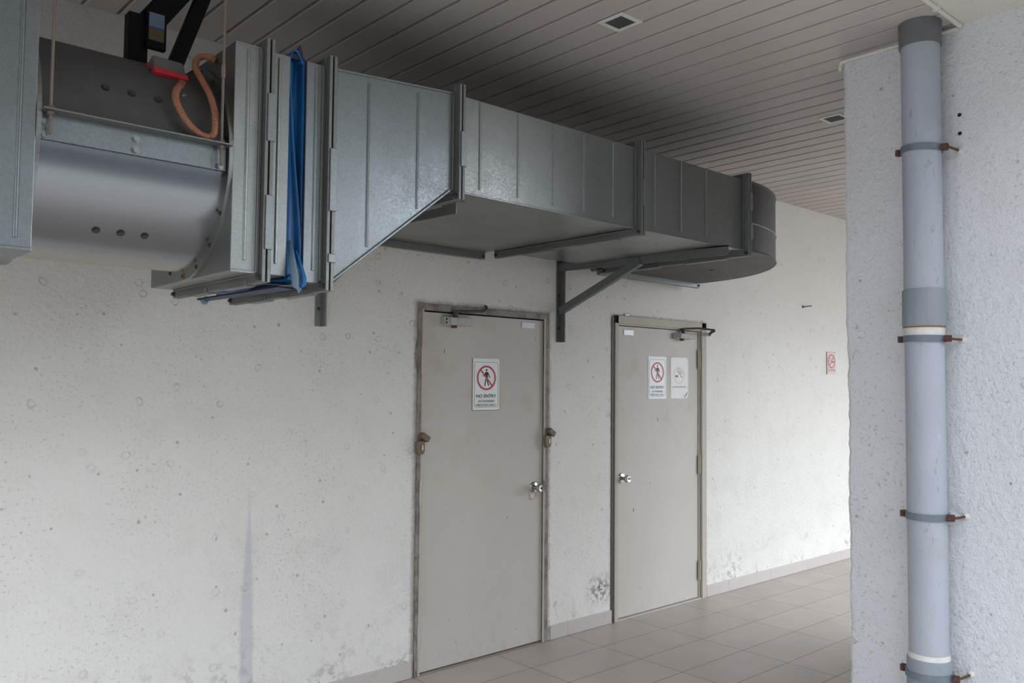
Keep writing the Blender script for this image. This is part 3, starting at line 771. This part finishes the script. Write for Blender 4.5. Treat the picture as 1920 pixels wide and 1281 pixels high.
flange_x(duct, -.452, YF, -.21, 2.360, 2.757, [(2.42, 2.50), (2.58, 2.68)])
def flange_y(parent, x0, x1, Y, z0, z1, h=.034, w=.034):
    m = MB().box(x0-h, x0, Y-w/2, Y+w/2, z0-h, z1+h).box(x1, x1+h, Y-w/2, Y+w/2, z0-h, z1+h).box(x0, x1, Y-w/2, Y+w/2, z0-h, z0).box(x0, x1, Y-w/2, Y+w/2, z1, z1+h)
    m.box(x0, x1, Y-w/2-.012, Y-w/2, z0-.004, z0)
    f = obj('wall_flange', m, 'galv_dark', parent, bevel=.0015, segs=1)
    for xx in (x0-h*.5, x1+h*.5): bolt(f, (xx, Y-w/2, z0-h*.5), (0,-1,0), .007, .008, 'corner_bolt', 'screw_dark')
flange_y(duct, EX+.04, EX+Ro*.975, -.105, 2.362, 2.757)
obj('wall_collar', MB().box(EX+.042, EX+Ro*.975-.002, -.12, -.003, 2.364, 2.755), 'galv_warm', duct)
obj('wall_branch', MB().box(-2.40, -1.41, -.215, -.003, 2.366, 2.755), 'galv_warm', duct)
flange_y(duct, -2.40, -1.41, -.062, 2.366, 2.757)

# --- brackets
def bracket(X, zt_, zb_, tip, mat, label, bz, bt):
    b = thing('duct_bracket', (X, 0, zb_), label, 'bracket', 'steel brackets under the duct')
    obj('wall_post', MB().box(X-.022, X+.022, -.006, 0, zb_, zt_).box(X+.014, X+.022, -.044, 0, zb_, zt_), mat, b, bevel=.001, segs=1)
    sl = (2.337-2.375)/1.28
    z0 = zt_ - .012
    obj('arm', MB().hull8([(X-.004, 0, z0-.062), (X+.002, 0, z0-.062), (X+.002, tip, 2.303), (X-.004, tip, 2.303), (X-.004, 0, z0), (X+.002, 0, z0), (X+.002, tip, 2.356), (X-.004, tip, 2.356)])
        .hull8([(X-.004, 0, z0-.006), (X+.044, 0, z0-.006), (X+.044, tip, 2.350), (X-.004, tip, 2.350), (X-.004, 0, z0), (X+.044, 0, z0), (X+.044, tip, 2.356), (X-.004, tip, 2.356)]), mat, b)
    obj('brace', MB().bar((X-.006, -.012, bz), (X-.006, bt, 2.335), .006, .046, (0, 0, 1)).bar((X+.010, -.012, bz-.02), (X+.010, bt, 2.315), .034, .005, (0, 0, 1)), mat, b)
    for z in (zb_+.09, zb_+.30):
        if z < zt_-.1: bolt(b, (X-.004, -.006, z), (0,-1,0), .007, .006, 'anchor_bolt', 'screw_dark')
bracket(-.690, 2.406, 1.875, -1.28, 'bracket', 'dark steel triangular bracket between the two doors', 2.075, -.68)
bracket(-2.412, 2.400, 1.888, -1.13, 'post', 'steel bracket behind the fan, only its lower post showing', 2.09, -.60)

# --- black hanging frame over the fan
h = thing('hanging_frame', (-3.58, -.8, 2.66), 'black painted steel frame above the fan casing', 'steel frame')
obj('upright', MB().box(-3.622, -3.556, -.83, -.78, 2.680, 2.885), 'black', h, bevel=.003)
obj('diagonal_beam', MB().bar((-3.572, -.80, 2.83), (-3.318, -.80, H), .050, .085, (0,0,1)), 'black', h, bevel=.003)
obj('diagonal_brace', MB().bar((-3.466, -.80, 2.700), (-3.296, -.80, H), .040, .050, (0,0,1)), 'black', h, bevel=.003)
obj('ceiling_plate', MB().box(-3.40, -3.24, -.86, -.74, H-.008, H), 'black', h)
obj('label_bracket', MB().box(-3.566, -3.499, -.846, -.822, 2.768, 2.905), 'black', h, bevel=.002)
lb = obj('printed_label', MB().box(-3.560, -3.508, -.8485, -.8465, 2.842, 2.893), 'label_blue', h, label='label, pale blue above and yellow below')
obj('label_stripe', MB().box(-3.560, -3.508, -.849, -.8465, 2.837, 2.844), 'label_blue_dark', lb)
obj('label_lower', MB().box(-3.560, -3.508, -.8485, -.8465, 2.795, 2.837), 'label_yellow', lb)

# --- isolator switch and conduit
Q = Matrix.Translation((-3.570, -1.056, 2.615)) @ Matrix.Rotation(radians(4), 4, 'Z') @ Matrix.Rotation(radians(-26), 4, 'X')
sw = thing('isolator_switch', tuple(Q.translation), 'red safety switch box with grey lid on top of the fan', 'switch')
obj('switch_body', MB().obox(Q @ Matrix.Translation((0, .030, .0)), .112, .060, .066), 'red', sw, bevel=.006, segs=3)
cv = obj('switch_lid', MB().obox(Q @ Matrix.Translation((.002, -.012, .008)), .104, .034, .060), 'switch_grey', sw, bevel=.007, segs=3)
obj('red_rim', MB().obox(Q @ Matrix.Translation((.0, -.004, -.030)), .114, .064, .020), 'red', sw, bevel=.003)
obj('embossed_plate', MB().obox(Q @ Matrix.Translation((-.012, -.006, -.039)), .060, .034, .003).obox(Q @ Matrix.Translation((-.012, -.006, -.0405)), .040, .020, .003), 'red', sw, bevel=.001)
gp = Q @ Vector((.034, -.010, -.036)); gq = Q @ Vector((.034, -.026, -.058))
obj('cable_gland', MB().cyl(gp, gq, .013, 8).cyl(gp + (gq-gp)*.3, gq, .0105, 16), 'gland', sw)
# --- gear: flexible conduit from gland, loops down and up behind the ring
def catmull(P, n):
    P = [Vector(p) for p in P]; P = [P[0]] + P + [P[-1]]; out = []
    for i in range(1, len(P)-2):
        for k in range(n):
            t = k/n; a, b, c_, d = P[i-1:i+3]
            out.append(.5*((2*b) + (c_-a)*t + (2*a-5*b+4*c_-d)*t*t + (3*b-a-3*c_+d)*t**3))
    out.append(P[-2]); return out
g = Q @ Vector((.034, -.024, -.056))
pts = [tuple(g), (-3.575, -1.175, 2.530), (-3.588, -1.200, 2.495), (-3.582, -1.213, 2.460), (-3.561, -1.226, 2.418), (-3.529, -1.232, 2.388), (-3.494, -1.233, 2.380), (-3.474, -1.230, 2.400), (-3.466, -1.212, 2.463), (-3.470, -1.179, 2.531), (-3.480, -1.129, 2.597), (-3.486, -1.090, 2.645), (-3.472, -1.060, 2.684), (-3.450, -1.055, 2.703), (-3.428, -1.070, 2.701), (-3.414, -1.075, 2.692)]
cp = catmull(pts, 22)
tag(obj('flexible_conduit', MB().tube(cp, lambda i: (.0102, .0114, .0114, .0102)[i % 4], 12), 'conduit_brown', smooth=True, angle=60, loc=tuple(g)),
    'brown ribbed flexible conduit looping below the red switch', 'conduit')

# ------------------------------------------------------------------ ceiling vents
def vent(x, y, label):
    v = thing('ceiling_vent', (x, y, H-.001), label, 'vent', 'square vents in the strip ceiling')
    a = .0705; b = .050; z0, z1 = H-.006, H+.001
    obj('vent_frame', MB().box(x-a, x+a, y-a, y-b, z0, z1).box(x-a, x+a, y+b, y+a, z0, z1).box(x-a, x-b, y-b, y+b, z0, z1).box(x+b, x+a, y-b, y+b, z0, z1), 'vent_frame', v, bevel=.002)
    m = MB().box(x-b, x+b, y-b, y+b, H-.0015, H+.001)
    for i in range(15):
        t = -b + 2*b*(i+.5)/15; m.box(x+t-.0012, x+t+.0012, y-b, y+b, H-.003, H-.001).box(x-b, x+b, y+t-.0012, y+t+.0012, H-.003, H-.001)
    obj('vent_mesh', m, 'vent_mesh', v)
vent(-1.765, -1.448, 'small square vent in the ceiling above the long duct')
vent(.182, -1.437, 'small square vent half hidden behind the pillar top')

# ------------------------------------------------------------------ pipe on the pillar
PX, PY = -.785, -2.327
pp = thing('drain_pipe', (PX, PY, 0), 'tall grey plastic drain pipe fixed to the white pillar', 'pipe')
sh = obj('pipe_shaft', MB().cyl((PX, PY, 0), (PX, PY, H-.01), .0785, 64), 'pipe', pp, smooth=True)
obj('top_collar', MB().lathe((PX, PY, 3.095), (0,0,1), [(0, .0795), (.0, .0855), (.10, .087), (H-3.095-.002, .0875)], 64), 'collar_dark', pp, smooth=True, label='dark grey collar at the ceiling')
obj('coupling', MB().lathe((PX, PY, 1.868), (0,0,1), [(0, .079), (.0, .0865), (.005, .087), (.155, .0865), (.160, .0835), (.160, .079)], 64), 'coupling', pp, smooth=True)
obj('rust_line', MB().lathe((PX, PY, 1.862), (0,0,1), [(0, .0795), (0, .0835), (.006, .0835), (.006, .0795)], 64), 'rustband', pp, smooth=True)
obj('sealant_band', MB().lathe((PX, PY, 1.828), (0,0,1), [(0, .0788), (0, .0805), (.034, .0810), (.034, .0788)], 64), 'sealant', pp, smooth=True)
obj('coupling', MB().lathe((PX, PY, .02), (0,0,1), [(0, .079), (.0, .0875), (.44, .0875), (.447, .085), (.447, .079)], 64), 'coupling', pp, smooth=True)
obj('sealant_band', MB().lathe((PX, PY, .466), (0,0,1), [(0, .0788), (0, .083), (.012, .0815), (.022, .0795)], 64), 'sealant', pp, smooth=True)
clab = ('topmost dark clamp round the grey pipe', 'dark clamp round the pipe just below the coupling', 'dark clamp round the pipe with pale stretches above and below', 'lowest clamp round the pipe near the ground')
for i, (z, tilt) in enumerate(((2.640, 3.0), (1.815, .4), (1.060, -.5), (.400, -1.0))):
    c_ = thing('pipe_clamp', (PX, PY, z), clab[i], 'clamp', 'clamps holding the drain pipe')
    rr = .0800 if i < 3 else .089
    rt = Matrix.Translation((PX, PY, z)) @ Matrix.Rotation(radians(tilt), 4, 'X') @ Matrix.Translation((-PX, -PY, -z))
    def turned(mb):
        bmesh.ops.transform(mb.bm, matrix=rt, verts=mb.bm.verts); return mb
    obj('band', turned(MB().lathe((PX, PY, z-.014), (0,0,1), [(0, rr), (0, rr+.005), (.028, rr+.005), (.028, rr)], 64)), 'clamp', c_, smooth=True)
    for s_ in (1, -1):
        m = MB()
        for xx in (-.012, .004): m.box(PX+xx, PX+xx+.005, min(PY+s_*(rr), PY+s_*(rr+.030)), max(PY+s_*(rr), PY+s_*(rr+.030)), z-.014, z+.014)
        obj('ear', turned(m), 'rust', c_, bevel=.001)
        m = MB().cyl((PX-.030, PY+s_*(rr+.016), z), (PX+.028, PY+s_*(rr+.016), z), .005, 10).cyl((PX-.022, PY+s_*(rr+.016), z), (PX-.013, PY+s_*(rr+.016), z), .010, 6).cyl((PX+.010, PY+s_*(rr+.016), z), (PX+.018, PY+s_*(rr+.016), z), .010, 6)
        obj('clamp_bolt', turned(m), 'rust', c_)
    ye = PY - (rr + .020)
    obj('wall_anchor', MB().tube([(PX+.006, ye, z), (PX+.05, ye-.006, z-.002), (PX+.09, ye-.010, z-.002), (XP+.004, ye-.012, z-.002)], .0055, 10), 'rust', c_)
    obj('anchor_sealant', MB().lathe((XP+.002, ye-.012, z-.002), (-1,0,0), [(0, .016), (.008, .014), (.016, .008), (.02, .006)], 16), 'sealant', c_, smooth=True)
    if i == 0: pass
# drilled holes in the pillar
for k, z in enumerate((2.797, 2.715)):
    tag(obj('drilled_hole', MB().cyl((XP-.0012, -2.440, z), (XP+.01, -2.440, z), .0085, 16), 'gap', loc=(XP, -2.440, z)),
        ('upper of two dark drilled holes beside the pipe top', 'lower of two dark drilled holes beside the pipe top')[k], 'hole', 'drilled holes beside the pipe')
# white surface conduit at the head of the pillar
m = MB().tube([(-9, -2.452, H-.012), (-3, -2.452, H-.012), (-1.2, -2.452, H-.012), (XP-.010, -2.452, H-.012)], .0095, 12)
m.cyl((XP-.07, -2.452, H-.012), (XP-.02, -2.452, H-.012), .0115, 12)
k = tag(obj('white_conduit', m, 'conduit_white', smooth=True, loc=(-1.2, -2.452, H-.02)), 'cream plastic conduit along the ceiling edge to the pillar', 'conduit')
obj('saddle_clip', MB().box(-.93, -.915, -2.466, -2.438, H-.022, H-.002), 'conduit_white', k)
m = MB().tube(catmull([(XP-.008, -2.442, H-.020), (XP-.008, -2.3, H-.020), (XP-.008, -2.05, H-.020), (XP-.008, -1.925, H-.021), (XP-.006, -1.905, H-.027), (XP-.006, -1.900, H-.06)], 8), .0085, 12)
k = tag(obj('white_conduit', m, 'conduit_white', smooth=True, loc=(XP, -2.2, H-.02)), 'cream plastic conduit across the pillar head behind the drain pipe', 'conduit')
obj('joint_sleeve', MB().cyl((XP-.008, -2.12, H-.020), (XP-.008, -2.07, H-.020), .0105, 12), 'conduit_white', k)

# ------------------------------------------------------------------ light
W = bpy.data.worlds.new('sky'); S.world = W; W.use_nodes = True
nt = W.node_tree; nt.nodes.clear()
out = nt.nodes.new('ShaderNodeOutputWorld'); bg = nt.nodes.new('ShaderNodeBackground'); nt.links.new(bg.outputs[0], out.inputs[0])
tc = nt.nodes.new('ShaderNodeTexCoord'); sep = nt.nodes.new('ShaderNodeSeparateXYZ'); nt.links.new(tc.outputs['Generated'], sep.inputs[0])
rp = nt.nodes.new('ShaderNodeValToRGB'); nt.links.new(sep.outputs[2], rp.inputs[0])
e = rp.color_ramp.elements; e[0].position = 0; e[0].color = (.55, .60, .66, 1); e[1].position = 1; e[1].color = (.82, .91, 1.02, 1)
x_ = e.new(.25); x_.color = (.80, .86, .93, 1)
ns = nt.nodes.new('ShaderNodeTexNoise'); ns.inputs['Scale'].default_value = 2.2; ns.inputs['Detail'].default_value = 5
nt.links.new(tc.outputs['Generated'], ns.inputs['Vector'])
mr = nt.nodes.new('ShaderNodeMapRange'); nt.links.new(ns.outputs[0], mr.inputs[0])
for i_, v_ in enumerate((.3, .7, .78, 1.22)): mr.inputs[i_+1].default_value = v_
mx = nt.nodes.new('ShaderNodeMix'); mx.data_type = 'RGBA'; mx.blend_type = 'MULTIPLY'; mx.inputs[0].default_value = 1
nt.links.new(rp.outputs[0], mx.inputs[6]); nt.links.new(mr.outputs[0], mx.inputs[7]); nt.links.new(mx.outputs[2], bg.inputs[0])
dp = nt.nodes.new('ShaderNodeVectorMath'); dp.operation = 'DOT_PRODUCT'; nt.links.new(tc.outputs['Generated'], dp.inputs[0]); dp.inputs[1].default_value = (.66, -.48, .58)
gl = nt.nodes.new('ShaderNodeMath'); gl.operation = 'POWER'; gm = nt.nodes.new('ShaderNodeMath'); gm.operation = 'MAXIMUM'; nt.links.new(dp.outputs['Value'], gm.inputs[0]); gm.inputs[1].default_value = 0
nt.links.new(gm.outputs[0], gl.inputs[0]); gl.inputs[1].default_value = 5
st = nt.nodes.new('ShaderNodeMath'); st.operation = 'MULTIPLY_ADD'; nt.links.new(gl.outputs[0], st.inputs[0]); st.inputs[1].default_value = 6.0; st.inputs[2].default_value = 2.9
nt.links.new(st.outputs[0], bg.inputs[1])

# ------------------------------------------------------------------ camera
cam = bpy.data.cameras.new('camera'); co = bpy.data.objects.new('camera', cam); C.objects.link(co); S.camera = co
yaw, pitch, roll = 0.7298, 0.0496, 0.0092
yaw, pitch, roll = radians(41.81694), radians(2.84007), radians(.526394)
f = Vector((sin(yaw)*cos(pitch), cos(yaw)*cos(pitch), sin(pitch))); r = Vector((cos(yaw), -sin(yaw), 0)); u = r.cross(f)
r2 = r*cos(roll) + u*sin(roll); u2 = -r*sin(roll) + u*cos(roll)
mt = Matrix((r2, u2, -f)).transposed().to_4x4(); mt.translation = (-4.53424, -3.85037, 1.60768)
co.matrix_world = mt
cam.sensor_width = 36; cam.sensor_fit = 'HORIZONTAL'; cam.lens = 1582.972/1920*36; cam.clip_start = .05; cam.clip_end = 200
S.view_settings.view_transform = 'Standard'; S.view_settings.look = 'None'; S.view_settings.gamma = 1; S.view_settings.use_curve_mapping = False
S.view_settings.exposure = 0.17
S.cycles.max_bounces = 10; S.cycles.diffuse_bounces = 6
try: S.cycles.use_denoising = True
except Exception: pass
